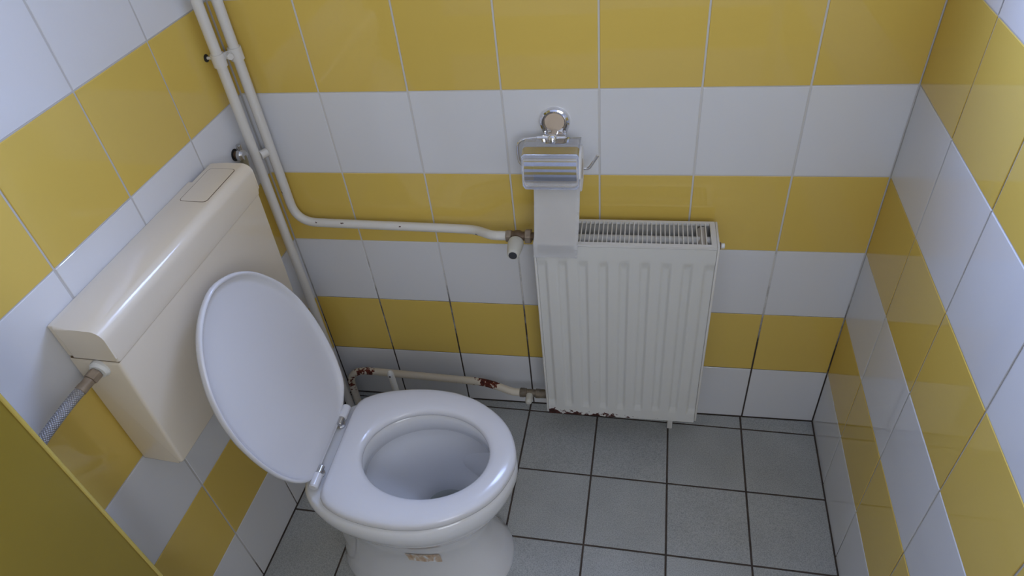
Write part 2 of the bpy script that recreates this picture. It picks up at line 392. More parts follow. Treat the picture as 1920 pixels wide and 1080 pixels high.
F = frame((0, 0, 0), (1, 0, 0), (0, 0, 1), (0, -1, 0))
for k in range(ROWS):
    for i in range(7):
        u0 = XL if i == 0 else i*T; u1 = XR if i == 6 else (i+1)*T
        lay(wall_back, F, u0, u1, k*T, (k+1)*T, row_mat(k))
s = math.hypot(1, AL); ul = (AL/s, 1/s, 0); nl = (1/s, -AL/s, 0)
F = frame((XL, 0, 0), ul, (0, 0, 1), nl)
for k in range(ROWS + 2):
    for i in range(5):
        u1 = 0 if i == 0 else -(i*T + .003); u0 = -((i+1)*T + .003)
        lay(wall_left, F, u0, u1, k*T, (k+1)*T, row_mat(k), clips=[(-1, 0, .858)])
s = math.hypot(1, AR); ur = (-AR/s, -1/s, 0); nr = (-1/s, AR/s, 0)
F = frame((XR, 0, 0), ur, (0, 0, 1), nr)
for k in range(ROWS + 2):
    for i in range(6):
        u0 = 0 if i == 0 else i*T + .003; u1 = (i+1)*T + .003
        lay(wall_right, F, u0, u1, k*T, (k+1)*T, row_mat(k))
# floor grid: turned by FR about (0.7, 0); clip lines are the walls written in grid coordinates
cF, sF = math.cos(FR), math.sin(FR)
F = Matrix.Translation((.7, 0, 0)) @ Matrix.Rotation(FR, 4, 'Z')
def half(px, py, nx, ny):                      # world half plane n.(p - p0) <= 0 in grid coordinates
    qx, qy = cF*(px-.7) + sF*py, -sF*(px-.7) + cF*py; a, b = cF*nx + sF*ny, -sF*nx + cF*ny
    return (a, b, a*qx + b*qy)
floor_clips = [half(0, -.003, 0, 1), half(XL + .003, 0, -1, AL), half(XR - .003, 0, 1, -AR), half(0, YE, 0, -1)]
G = T * 1.0043
for i in range(-4, 5):
    for r in range(-1, 8):
        u0 = (i - .5) * G - .0072; v1 = -.033 - (r-1)*G - G
        cl = floor_clips
        lay(floor, F, u0, u0 + G, v1, v1 + G, M['floor_tile'], cl, gu=.0048, gv=.0048, tilt=.0008)

tag(obj('floor_entry', box((-.6, -2.1, -g), (2.0, YE - .002, -.0002)), M['floor_tile']), 'grey floor of the room behind the viewer', 'floor', kind='structure')
# entry behind and beside the viewer: jamb of the opening, outer room, ceiling
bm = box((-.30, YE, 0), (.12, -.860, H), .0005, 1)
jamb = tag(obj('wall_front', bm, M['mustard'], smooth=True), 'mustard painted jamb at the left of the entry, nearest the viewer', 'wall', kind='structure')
bm = bmesh.new()
bm_box(bm, (-.70, -2.2, -.1), (-.60, YE, H)); bm_box(bm, (-.6, YE - .02, -.1), (-.29, YE + .08, H))
tag(obj('wall_entry_left', bm, M['stripes']), 'striped wall of the room behind the viewer, left side', 'wall', kind='structure')
tag(obj('wall_entry_right', box((2.0, -2.2, -.1), (2.1, YE, H)), M['stripes']), 'striped wall of the room behind the viewer, right side', 'wall', kind='structure')
tag(obj('wall_entry_corner', box((1.36, YE - .12, -.1), (2.0, YE - .02, H)), M['stripes']), 'short return wall behind the right wall', 'wall', kind='structure')
bm = bmesh.new()
EX0, EX1, EZ0, EZ1 = .88, 1.72, 1.28, 2.22     # opening added to house the entry fill light
for a, b in (((-.7, -2.2, -.1), (2.1, -2.1, EZ0)), ((-.7, -2.2, EZ1), (2.1, -2.1, H)), ((-.7, -2.2, EZ0), (EX0, -2.1, EZ1)), ((EX1, -2.2, EZ0), (2.1, -2.1, EZ1))): bm_box(bm, a, b)
w2 = tag(empty('fill_window', ((EX0+EX1)/2, -2.13, EZ0)), 'white framed window added behind the viewer to house the fill light', 'window', kind='structure')
b2 = bmesh.new(); e2 = .03
for a, b in (((EX0, -2.15, EZ0), (EX1, -2.11, EZ0+e2)), ((EX0, -2.15, EZ1-e2), (EX1, -2.11, EZ1)), ((EX0, -2.15, EZ0+e2), (EX0+e2, -2.11, EZ1-e2)), ((EX1-e2, -2.15, EZ0+e2), (EX1, -2.11, EZ1-e2))): bm_box(b2, a, b)
obj('window_frame', b2, M['white_plastic'], w2)
obj('pane', box((EX0+e2, -2.132, EZ0+e2), (EX1-e2, -2.128, EZ1-e2)), M['glass'], w2)
tag(obj('wall_entry_rear', bm, M['stripes']), 'striped wall far behind the viewer', 'wall', kind='structure')
tag(obj('ceiling', box((-.7, -2.2, H), (2.1, .34, H + .1)), M['paint_white']), 'white ceiling above the cubicle', 'ceiling', kind='structure')
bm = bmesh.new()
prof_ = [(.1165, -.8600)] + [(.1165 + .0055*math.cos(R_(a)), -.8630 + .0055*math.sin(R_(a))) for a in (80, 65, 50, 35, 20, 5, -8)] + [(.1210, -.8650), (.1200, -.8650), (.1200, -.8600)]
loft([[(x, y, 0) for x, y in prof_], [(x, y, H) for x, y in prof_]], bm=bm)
obj('edge_highlight_strip', bm, M['edge_highlight'], jamb, smooth=40)  # added strip, its paler colour stands for light caught by the rounded edge
# window: frame and pane set into the reveal
w = tag(empty('window_1', ((WX0+WX1)/2, .2, WZ0)), 'small white framed window high in the back wall', 'window', kind='structure')
bm = bmesh.new(); e = .035
for a, b in (((WX0, .22, WZ0), (WX1, .26, WZ0+e)), ((WX0, .22, WZ1-e), (WX1, .26, WZ1)), ((WX0, .22, WZ0+e), (WX0+e, .26, WZ1-e)), ((WX1-e, .22, WZ0+e), (WX1, .26, WZ1-e))): bm_box(bm, a, b)
obj('window_frame', bm, M['white_plastic'], w)
obj('pane', box((WX0+e, .237, WZ0+e), (WX1-e, .241, WZ1-e)), M['glass'], w)

# ------------------------------------------------------------------ toilet
AX, AY = .22, -.487                            # hinge end of the seat axis, which runs along +x
PX = [.0, .005, .02, .05, .1, .16, .215, .27, .32, .36, .39, .415, .43, .437]
PH = [.085, .097, .114, .138, .160, .172, .1755, .17, .154, .13, .105, .072, .035, 0]
def egg(sx=1, sw=1, x0=0.0, rear=0.0):
    """closed outline, rear cut straight at x=rear"""
    pts = []
    def hw(x):
        for a in range(len(PX)-1):
            if PX[a] <= x <= PX[a+1]: return PH[a] + (PH[a+1]-PH[a]) * (x-PX[a])/(PX[a+1]-PX[a])
        return 0
    xs = [x for x in PX if x > rear + .012]
    if rear > 0:
        h = hw(rear + .02); up = [(rear, 0), (rear, h*.55), (rear, h-.022), (rear+.004, h-.009), (rear+.013, hw(rear+.013) - .002)] + [(x, hw(x)) for x in xs]
    else: up = [(0, 0)] + [(x, hw(x)) for x in PX]
    up = [(x0 + x*sx, y*sw) for x, y in up]
    return up + [(x, -y) for x, y in up[::-1] if y > 1e-6]
def polar(poly, c, n):
    """resample an outline at n even angles round c"""
    out = []
    for k in range(n):
        a = 2*math.pi*k/n; d = (math.cos(a), math.sin(a)); best = 0
        for i in range(len(poly)):
            p, q = poly[i], poly[(i+1) % len(poly)]
            ex, ey = q[0]-p[0], q[1]-p[1]; det = -d[0]*ey + d[1]*ex
            if abs(det) < 1e-12: continue
            rx, ry = p[0]-c[0], p[1]-c[1]
            t = (-rx*ey + ry*ex)/det; s_ = (d[0]*ry - d[1]*rx)/det
            if t > 0 and -1e-6 <= s_ <= 1+1e-6: best = max(best, t)
        out.append((c[0]+d[0]*best, c[1]+d[1]*best))
    for _ in range(2):                          # soften the corners of the outline a little
        out = [((out[i-1][0] + 2*out[i][0] + out[(i+1) % n][0])/4, (out[i-1][1] + 2*out[i][1] + out[(i+1) % n][1])/4) for i in range(n)]
    return out
NP = 96; CC = (.235, 0)
def sup(xr, xf, hw, n=2.0, cx=None):
    c, a = (xr+xf)/2, (xf-xr)/2
    pts = []
    for k in range(128):
        t = 2*math.pi*k/128; co, si = math.cos(t), math.sin(t)
        pts.append((c + a*math.copysign(abs(co)**(2/n), co), hw*math.copysign(abs(si)**(2/n), si)))
    return polar(pts, cx or CC, NP)
def at(poly, z): return [(AX + x, AY + y, z) for x, y in poly]
def mix(A, B, t): return [(a[0]+(b[0]-a[0])*t, a[1]+(b[1]-a[1])*t) for a, b in zip(A, B)]
def offs(A, c, k): return [(c[0]+(a[0]-c[0])*k, c[1]+(a[1]-c[1])*k) for a in A]
toilet = tag(empty('toilet', (AX+.2, AY, 0)), 'white ceramic floor-standing toilet with its lid raised', 'toilet')
rim = polar(egg(1.025, 1.03, -.012), CC, NP)
hole = sup(.100, .378, .109)
PED = [(0.0, -.040, .394, .130, 2.4), (.015, -.039, .392, .128, 2.4), (.05, -.030, .374, .116, 2.4), (.11, -.024, .354, .108, 2.3), (.17, -.022, .350, .112, 2.3), (.23, -.016, .366, .126, 2.2), (.28, -.010, .395, .147, 2.1)]
rings = [at(sup(a, b, h, n), z) for z, a, b, h, n in PED]
rings += [at(offs(rim, CC, .915), .315), at(offs(rim, CC, .97), .338), at(offs(rim, CC, 1.0), .358), at(offs(rim, CC, 1.005), .375), at(offs(rim, CC, .995), .388), at(offs(rim, CC, .96), .396), at(mix(offs(rim, CC, .96), hole, .5), .397)]
h2 = offs(hole, CC, 1.03)
rings += [at(offs(hole, CC, 1.10), .397), at(offs(hole, CC, 1.045), .392), at(h2, .38), at(offs(hole, CC, 1.04), .345), at(offs(hole, CC, 1.09), .339), at(offs(hole, CC, 1.20), .338), at(offs(hole, CC, 1.21), .325)]
sc = (.245, .035)
def inner(k, c=sc, t=1.0): return [(c[0]+(a[0]-CC[0])*k, c[1]*t+(a[1]-CC[1])*k) for a in hole]
rings += [at(inner(1.13, sc, .2), .29), at(inner(.98, sc, .4), .25), at(inner(.78, sc, .7), .215), at(inner(.56, sc, 1), .19), at(inner(.42, sc, 1), .165), at(inner(.36, sc, 1), .12), at(inner(.28, sc, 1), .09)]
bowl = obj('bowl', loft(rings, True, True), M['ceramic'], toilet, smooth=60)
obj('water', loft([at(inner(.40, sc, 1), .150), at(inner(.40, sc, 1), .152)]), M['water'], toilet)
# seat ring
so = polar(egg(1, 1, 0, .042), CC, NP); si = hole
sec = [(.10, .3985), (.02, .400), (0, .405), (.0, .409), (.03, .4145), (.10, .418), (.25, .4205), (.5, .4215), (.75, .4205), (.90, .418), (.97, .4145), (1, .409), (1, .404), (.95, .3995), (.8, .3985)]
obj('seat', loft([at(mix(so, si, t), z) for t, z in sec], close=True), M['seat'], toilet, smooth='all')
# raised lid: dished plate leaning back on the cistern
TL = .236; LX, LZ = .246, .411
lp = polar(egg(1.062, .99, 0, 0), (.235, 0), NP)
def lid_pt(u, v, d):                           # u up the lid, v across, d out of its underside (towards the seat)
    if d > -.006 and u < .05: d = -.006 + (d + .006) * max(0, (u - .004)/.046)   # the rim runs out towards the hinge
    return (LX - math.sin(TL)*u + math.cos(TL)*d, -.480 + v, LZ + math.cos(TL)*u + math.sin(TL)*d)
def lring(k, d): return [lid_pt(u, v, d) for u, v in offs(lp, (.235, 0), k)]
lrings = [lring(.3, -.017), lring(.75, -.016), lring(.93, -.013), lring(.985, -.008), lring(1.0, -.002), lring(1.0, .003), lring(.992, .006), lring(.978, .0065), lring(.965, .004), lring(.955, 0), lring(.94, -.003), lring(.90, -.005), lring(.75, -.006), lring(.5, -.006), lring(.25, -.006)]
obj('lid', loft(lrings), M['seat'], toilet, smooth='all')
# hinges: two barrels with a steel pin
for sgn, yy in ((-1, AY - .088), (1, AY + .092)):
    hx, hz = .2445, .4125
    h = obj('hinge', cyl((hx, yy - .017, hz), (hx, yy + .017, hz), .0105, 20, .0025), M['seat'], toilet, smooth=True)
    obj('pin', cyl((hx, yy - sgn*.017, hz), (hx, yy - sgn*.036, hz), .0068, 14, .001), M['chrome_dull'], h, smooth=True)
    obj('hinge_bolt', lathe((hx - .004, yy - sgn*.026, .3975), (0, 0, 1), [(0, .011), (.003, .011), (.006, .007), (.010, .0045)], 18), M['chrome_dull'], toilet, smooth=True)
    obj('bumper', box((.40 + (.06 if sgn > 0 else 0), AY + sgn*.135 - .009, .3955), (.43 + (.06 if sgn > 0 else 0), AY + sgn*.135 + .009, .3988), .001), M['seat'], toilet)
# worn brown print on the side of the pedestal, following its surface
def ped_pt(x, z, side, off):
    for i in range(len(PED)-1):
        if PED[i][0] <= z <= PED[i+1][0]:
            t = (z-PED[i][0])/(PED[i+1][0]-PED[i][0]); xr, xf, h, n = [PED[i][j] + (PED[i+1][j]-PED[i][j])*t for j in (1, 2, 3, 4)]
            c, a = (xr+xf)/2, (xf-xr)/2; q = min(1, abs((x-AX-c)/a)); y = h*(1 - q**n)**(1/n)
            return (x, AY + side*(y + off), z)
bm = bmesh.new(); grid = []
for j in range(7):
    row = []
    for i in range(13):
        x = .405 + .073*i/12; z = .202 - .046*j/6 - .014*i/12
        row.append(bm.verts.new(ped_pt(x, z, -1, .0012)))
    grid.append(row)
for j in range(6):
    for i in range(12): bm.faces.new((grid[j][i], grid[j][i+1], grid[j+1][i+1], grid[j+1][i]))
tag(obj('worn_print', bm, M['stain'], toilet, smooth='all'), 'faded brown print')

# ------------------------------------------------------------------ cistern on the left wall (its own frame: x out of the wall, y along it)
RZ = -math.atan(AL); CY = -.4325
CM = Matrix.Translation((left_x(CY), CY, 0)) @ Matrix.Rotation(RZ, 4, 'Z')
cistern = tag(empty('cistern', (left_x(CY), CY, .6), RZ), 'yellowed cream plastic cistern hung on the left wall', 'cistern')
ROOTM[cistern.name] = Matrix.Translation((left_x(CY), CY, .6)) @ Matrix.Rotation(RZ, 4, 'Z')
def cobj(name, bm, mat, parent, **k):
    bmesh.ops.transform(bm, matrix=CM, verts=bm.verts); return obj(name, bm, mat, parent, **k)
def prism_y(prof, y0, y1, bev=.006, seg=3, prof1=None):
    """profile in x,z extruded along y, end edges rounded"""
    bm = bmesh.new(); A = [bm.verts.new((x, y0, z)) for x, z in prof]; B = [bm.verts.new((x, y1, z)) for x, z in (prof1 or prof)]
    n = len(prof); bm.faces.new(A); bm.faces.new(B[::-1])
    for i in range(n): bm.faces.new((A[i], B[i], B[(i+1) % n], A[(i+1) % n]))
    ed = [e for e in bm.edges if (e.verts[0] in A and e.verts[1] in A) or (e.verts[0] in B and e.verts[1] in B)]
    if bev: bmesh.ops.bevel(bm, geom=ed, offset=bev, segments=seg, profile=.5, affect='EDGES')
    return bm
def arc(cx, cz, r, a0, a1, n=7): return [(cx + r*math.cos(R_(a0+(a1-a0)*i/n)), cz + r*math.sin(R_(a0+(a1-a0)*i/n))) for i in range(n+1)]
Y0, Y1 = -.242, .242
body = [(.002, .598), (.078, .598)] + arc(.080, .606, .008, -80, -5, 4) + [(.0965, .872), (.002, .872)]
cobj('body', prism_y(body, Y0+.002, Y1-.001, .006), M['cream'], cistern, smooth=True)
lidp = [(.014, .8740), (.0985, .8740), (.1005, .885)] + arc(.082, .9235, .0195, -2, 86, 9) + [(.05, .9437), (.014, .9437)]
cl = cobj('lid', prism_y(lidp, Y0, Y1, .007, 4), M['cream'], cistern, smooth=True)
cobj('back_ledge', box((.001, Y0+.006, .874), (.0138, .172, .9415), .002), M['cream'], cl)
cobj('seam', box((.006, Y0+.0045, .8715), (.0955, Y1-.0035, .8745)), M['seam'], cistern)
# flush panel let into the lid top, with its dark gap
def rrect(x0, x1, y0, y1, r, n=5):
    out = []
    for cx, cy, a in ((x1-r, y1-r, 0), (x0+r, y1-r, 90), (x0+r, y0+r, 180), (x1-r, y0+r, 270)):
        out += [(cx + r*math.cos(R_(a+90*i/n)), cy + r*math.sin(R_(a+90*i/n))) for i in range(n+1)]
    return out
bx0, bx1, by0, by1 = .024, .081, .104, .218
cobj('panel_gap', loft([[(x, y, .9432) for x, y in rrect(bx0-.001, bx1+.001, by0-.001, by1+.001, .008)], [(x, y, .94385) for x, y in rrect(bx0-.001, bx1+.001, by0-.001, by1+.001, .008)]]), M['seam'], cl)
cobj('flush_panel', loft([[(x, y, .9430) for x, y in rrect(bx0, bx1, by0, by1, .0075)], [(x, y, .9440) for x, y in rrect(bx0, bx1, by0, by1, .0075)], [(x, y, .9442) for x, y in rrect(bx0+.002, bx1-.002, by0+.002, by1-.002, .0065)]]), M['cream'], cistern, smooth=30)
# flush pipe behind the raised lid
fp = tag(empty('flush_pipe', (.055, -.487, .3)), 'white flush pipe from the cistern down to the toilet bowl, behind the raised lid', 'pipe')
obj('pipe', tube(fillet([(.055, -.487, .5965), (.055, -.487, .345), (.2115, -.487, .345)], .06, 10), .019, 20), M['white_plastic'], fp, smooth=True)
obj('collar', lathe((.055, -.487, .572), (0, 0, 1), [(0, .024), (.003, .026), (.022, .026), (.025, .024)], 8), M['white_plastic'], fp)
obj('sleeve', cyl((.17, -.487, .345), (.207, -.487, .345), .026, 20, .003), M['dark'], fp, smooth=True)
# braided water hose on the near end of the cistern
hose = tag(empty('water_hose', (.04, -.68, .85)), 'braided steel water hose with brass nut on the near end of the cistern', 'hose')
hp = [Vector((.0445, -.678, .8565)), Vector((.0425, -.698, .8560)), Vector((.0385, -.716, .8535)), Vector((.0315, -.740, .8485)), Vector((.0270, -.775, .8435)), Vector((.0240, -.810, .8370)), Vector((.0215, -.850, .8180)), Vector((.0205, -.895, .7850)), Vector((.0200, -.930, .7300)), Vector((.0200, -.940, .660))]
def smooth_path(P, n=6):
    out = []
    for i in range(len(P)-1):
        p0, p1, p2, p3 = P[max(i-1, 0)], P[i], P[i+1], P[min(i+2, len(P)-1)]
        for k in range(n):
            t = k/n; out.append(.5*((2*p1) + (p2-p0)*t + (2*p0-5*p1+4*p2-p3)*t*t + (3*p1-p0-3*p2+p3)*t**3))
    return out + [P[-1]]
d0 = (hp[2]-hp[0]).normalized()
obj('white_nut', lathe(hp[0] - d0*.006, (0, -1, -.05), [(0, .0165), (.006, .0165), (.008, .0145), (.011, .0135)], 18), M['white_plastic'], hose, smooth=30)
obj('union_nut', hexnut(hp[0] + d0*.005, hp[0] + d0*.021, .0115), M['brass_light'], hose)
obj('ferrule', lathe(hp[0] + d0*.021, d0, [(0, .0078), (.001, .0088), (.012, .0088), (.014, .0092), (.022, .0092), (.023, .0080)], 20), M['brass_light'], hose, smooth=30)
path = smooth_path([hp[0] + d0*.040] + hp[3:])
bm = tube(path, .0086, 16); uv = bm.loops.layers.uv.new('UVMap')
fl = [0]
for i in range(1, len(path)): fl.append(fl[-1] + (path[i]-path[i-1]).length)
bm.verts.ensure_lookup_table(); bm.verts.index_update()
for f_ in bm.faces:
    if len(f_.verts) != 4: continue
    ks = [l.vert.index % 16 for l in f_.loops]; wrap = 15 in ks and 0 in ks
    for l in f_.loops:
        i, k = divmod(l.vert.index, 16)
        l[uv].uv = ((16 if wrap and k == 0 else k)/16*1.0*2, fl[i]/.049*2)
obj('hose', bm, M['braid'], hose, smooth='all')

# ------------------------------------------------------------------ radiator
RX0, RX1, RZ0, RZ1, RYF, RYB = .661, 1.058, .112, .700, -.1215, -.027
rad = tag(empty('radiator', ((RX0+RX1)/2, -.07, RZ0)), 'cream white fluted panel radiator with rusted lower edge on the back wall', 'radiator')
def fluted(x0, x1, z0, z1, yf, sgn, nx=161, nz=64):
    """pressed steel sheet: eight broad ribs fading out in a flat rail at top and bottom"""
    bm = bmesh.new(); V = []
    P = (x1 - x0 - .022) / 8.0
    def rib(x):
        t = (x - x0 - .011) / P
        if t < 0 or t > 8: return 0
        f_ = abs((t % 1) - .5) * 2              # 0 mid rib .. 1 groove centre
        s_ = min(1, max(0, (f_ - .46)/.30)); return 1 - s_*s_*(3-2*s_)
    for j in range(nz):
        z = z0 + (z1-z0)*j/(nz-1); row = []
        for i in range(nx):
            x = x0 + (x1-x0)*i/(nx-1); r = rib(x)
            dz = min(z - z0 - .030, z1 - .036 - z); wv = min(1, max(0, (dz - .006*(1-r))/.012)); wv = wv*wv*(3-2*wv)
            d = wv*(-.0055 + .0055*r)
            if 0 < min(z - z0 - .026, z1 - .032 - z) < .004: d -= .0008
            row.append(bm.verts.new((x, yf - sgn*d, z)))
        V.append(row)
    for j in range(nz-1):
        for i in range(nx-1): bm.faces.new((V[j][i], V[j][i+1], V[j+1][i+1], V[j+1][i]))
    # rolled edges going back 8 mm
    rim_ = V[0] + [r[-1] for r in V[1:]] + V[-1][-2::-1] + [r[0] for r in V[-2:0:-1]]
    bk = [bm.verts.new((v.co.x, yf + sgn*.009, v.co.z)) for v in rim_]
    n = len(rim_)
    for i in range(n): bm.faces.new((rim_[i], rim_[(i+1) % n], bk[(i+1) % n], bk[i]))
    return bm
obj('front_panel', fluted(RX0+.006, RX1-.006, RZ0, RZ1-.006, RYF, 1), M['rad_front'], rad, smooth=45)
obj('back_panel', fluted(RX0+.006, RX1-.006, RZ0, RZ1-.006, RYB, -1, 81, 20), M['rad'], rad, smooth=45)
for x0, x1 in ((RX0, RX0+.0055), (RX1-.0055, RX1)):
    bm = box((x0, RYF+.0005, RZ0+.004), (x1, RYB-.0005, RZ1+.001), .002, 2)
    tag(obj('side_panel', bm, M['rad'], rad, smooth=True))
# grille on top: frame and bars
ix0, ix1 = RX0+.0058, RX1-.0058
bm = bmesh.new()
for a, b in (((ix0, RYF+.0005, RZ1-.0055), (ix1, RYF+.011, RZ1)), ((ix0, RYB-.008, RZ1-.0055), (ix1, RYB-.0005, RZ1)), ((ix0, RYF+.011, RZ1-.0055), (ix0+.011, RYB-.008, RZ1)), ((ix1-.011, RYF+.011, RZ1-.0055), (ix1, RYB-.008, RZ1))): bm_box(bm, a, b)
gr = obj('top_grille', bm, M['rad'], rad)
NB = 37
bar_me = None
for i in range(NB):
    x = ix0 + .011 + (ix1-ix0-.022)*(i+1)/(NB+1)
    if bar_me is None:
        b_ = box((-.0012, RYF+.0105, RZ1-.005), (.0012, RYB-.0075, RZ1-.0002), .0004, 1); bar_me = bpy.data.meshes.new('bar'); b_.to_mesh(bar_me); b_.free(); bar_me.materials.append(M['rad'])
    o = bpy.data.objects.new('bar', bar_me); COL.objects.link(o); o.parent = gr; o.location = (x, 0, 0)
# convector sheets and the header tube seen through the grille
bm = bmesh.new(); n = 34
for side, y0, y1 in ((0, RYF+.012, RYF+.036), (1, RYB-.036, RYB-.012)):
    prev = None
    for i in range(n+1):
        x = RX0+.03 + (RX1-RX0-.06)*i/n; y = (y0, y1)[(i//1) % 2]
        cur = (bm.verts.new((x, y, RZ0+.04)), bm.verts.new((x, y, RZ1-.035)))
        if prev: bm.faces.new((prev[0], cur[0], cur[1], prev[1]))
        prev = cur
obj('convector', bm, M['rad_in'], rad)
obj('header_tube', cyl((RX0+.008, -.074, RZ1-.022), (RX1-.008, -.074, RZ1-.022), .0125, 16), M['rad'], rad, smooth=True)
bm = cyl((RX1-.032, -.112, RZ1-.020), (RX1-.032, -.036, RZ1-.020), .012, 16)
obj('end_tee', bm, M['card'], rad, smooth=True)
pl = obj('air_plug', hexnut((RX1, -.095, .686), (RX1+.004, -.095, .686), .009), M['brass'], rad)
obj('plug_cap', cyl((RX1+.004, -.095, .686), (RX1+.012, -.095, .686), .006, 14, .001), M['white_plastic'], pl, smooth=True)
for x in (.74, .995):
    obj('wall_bracket', box((x-.012, -.0265, RZ0+.05), (x+.012, .0, RZ0+.50), .001, 1), M['rad'], rad)
obj('stand_foot', box((.990, -.062, .0), (1.004, -.050, RZ0+.006), .0015, 1), M['rad'], rad)

# ------------------------------------------------------------------ pipes
PR = .0108
P1 = (.0405, -.065); P2 = (.0625, -.033)
riser = tag(empty('riser_pipe', (*P1, 0)), 'thin cream painted heating riser running straight down the left corner', 'pipe')
obj('pipe', cyl((*P1, 0), (P1[0], P1[1], H), PR, 20), M['pipe'], riser, smooth=True)
supply = tag(empty('supply_pipe', (*P2, .68)), 'cream painted heating pipe bending from the corner across to the upper radiator valve', 'pipe')
obj('pipe', tube(fillet([(P2[0], P2[1], H), (P2[0], P2[1], .680), (.510, -.034, .669), (.560, -.075, .684), (.594, -.075, .684)], [.055, .03, .022], 10), PR, 20), M['pipe'], supply, smooth=True)
a, b = Vector((P1[0], P1[1], .880)), Vector((P2[0], P2[1], .880)); dd = (b-a).normalized()
obj('link', cyl(a + dd*PR, b - dd*PR, .0098, 16), M['pipe'], supply, smooth=True)
ret = tag(empty('return_pipe', (.062, -.050, 0)), 'flaking rusty cream pipe running low along the back wall to the lower radiator valve', 'pipe')
obj('pipe', tube(fillet([(.060, -.050, 0), (.062, -.050, .160), (.480, -.056, .146), (.560, -.075, .134), (.582, -.075, .134)], [.075, .04, .02], 12), PR, 20), M['rust_pipe'], ret, smooth=True)
# clamp
cz = 1.108
clamp = tag(empty('pipe_clamp', (*P1, cz)), 'cream metal clamp pinned to the left wall holding both corner pipes', 'pipe clamp')
for (x, y), zz in ((P1, cz - .004), (P2, cz - .004)):
    obj('ring', lathe((x, y, zz - .012), (0, 0, 1), [(0, PR+.0003), (0, PR+.0032), (.026, PR+.0032), (.026, PR+.0003)], 24), M['pipe'], clamp, smooth=30)
mid = (Vector((*P1, cz)) + Vector((*P2, cz)))/2; side = Vector((dd.y, -dd.x, 0))
obj('bridge', cyl(mid - dd*.008, mid + dd*.008, .0075, 12), M['pipe'], clamp, smooth=True)
bo = obj('bolt', hexnut(mid + side*.004, mid + side*.016, .0075), M['pipe'], clamp)
wx = left_x(P1[1])
obj('wall_pin', cyl((wx+.001, P1[1]-.002, cz+.002), (P1[0]-PR-.001, P1[1]-.002, cz+.002), .0032, 12), M['pipe'], clamp, smooth=True)
obj('rosette', lathe((wx, P1[1]-.002, cz+.002), (1, 0, 0), [(0, .0078), (.002, .0078), (.0032, .006), (.0034, .004)], 16), M['black'], clamp, smooth=True)
# angle valve on the left wall by the corner
av = tag(empty('angle_valve', (.0136, -.0967, .905)), 'small nickel angle valve on the left wall above the far end of the cistern', 'valve')
wx = left_x(-.0967)
obj('wall_hole', lathe((wx, -.0967, .9045), (1, 0, 0), [(0, .0135), (.0012, .0135), (.0016, .012)], 20), M['black'], av)
obj('stub', cyl((wx+.0014, -.0967, .9045), (wx+.012, -.0967, .9045), .0085, 16), M['brass'], av, smooth=True)
obj('valve_body', lathe((wx+.010, -.0967, .9045), (1, -.12, .02), [(0, .011), (.002, .0135), (.010, .0135), (.013, .0115), (.016, .010)], 18), M['chrome_dull'], av, smooth=30)
obj('spindle', cyl((wx+.016, -.094, .915), (wx+.016, -.094, .928), .0065, 14, .001), M['chrome_dull'], av, smooth=True)
obj('outlet', tube(fillet([(wx+.018, -.098, .9035), (wx+.019, -.1, .889), (wx+.019, -.105, .872)], .01, 5), .0088, 14), M['olive'], av, smooth=True)

# upper thermostatic valve
vy, vz = -.075, .684
tv = tag(empty('thermostatic_valve', (.616, vy, vz)), 'brass thermostatic valve with white knob at the top of the radiator', 'valve')
obj('valve_body', lathe((.598, vy, vz), (1, 0, 0), [(0, .0095), (.004, .0115), (.012, .0115), (.018, .0135), (.026, .0135), (.032, .0105), (.042, .0105)], 18), M['brass'], tv, smooth=30)
obj('pipe_nut', hexnut((.593, vy, vz), (.606, vy, vz), .0148), M['brass_light'], tv)
obj('union_nut', hexnut((.637, vy, vz), (.651, vy, vz), .0178), M['brass_light'], tv)
obj('tail', cyl((.650, vy, vz), (RX0+.0005, vy, vz), .0095, 16), M['brass'], tv, smooth=True)
obj('neck', cyl((.6195, vy-.008, vz), (.6195, vy-.026, vz), .0095, 16), M['brass'], tv, smooth=True)
kn = obj('knob', lathe((.6195, vy-.020, vz), (0, -1, 0), [(0, .0135), (.003, .0172), (.012, .0178), (.030, .0162), (.044, .0142), (.049, .0132), (.051, .0115)], 28), M['knob'], tv, smooth=35)
obj('knob_cap', cyl((.6195, vy-.0705, vz), (.6195, vy-.0718, vz), .0094, 24), M['dark'], kn, smooth=30)
# lower lockshield valve
ly, lz = -.075, .134
lv = tag(empty('lockshield_valve', (.606, ly, lz)), 'grey brass lockshield valve with small cap at the foot of the radiator', 'valve')
obj('valve_body', lathe((.586, ly, lz), (1, 0, 0), [(0, .0105), (.003, .0125), (.012, .0128), (.014, .0105), (.022, .0115), (.032, .0110), (.042, .0105)], 18), M['grey_brass'], lv, smooth=30)
obj('pipe_nut', hexnut((.580, ly, lz), (.593, ly, lz), .0140), M['grey_brass'], lv)
obj('union_nut', hexnut((.624, ly, lz), (.637, ly, lz), .0140), M['grey_brass'], lv)
obj('tail', cyl((.636, ly, lz), (RX0+.0005, ly, lz), .0125, 16), M['grey_brass'], lv, smooth=True)
obj('cap', lathe((.6085, ly-.008, lz), (0, -1, 0), [(0, .0100), (.008, .0102), (.020, .0098), (.026, .0085), (.029, .005)], 20), M['knob'], lv, smooth=True)

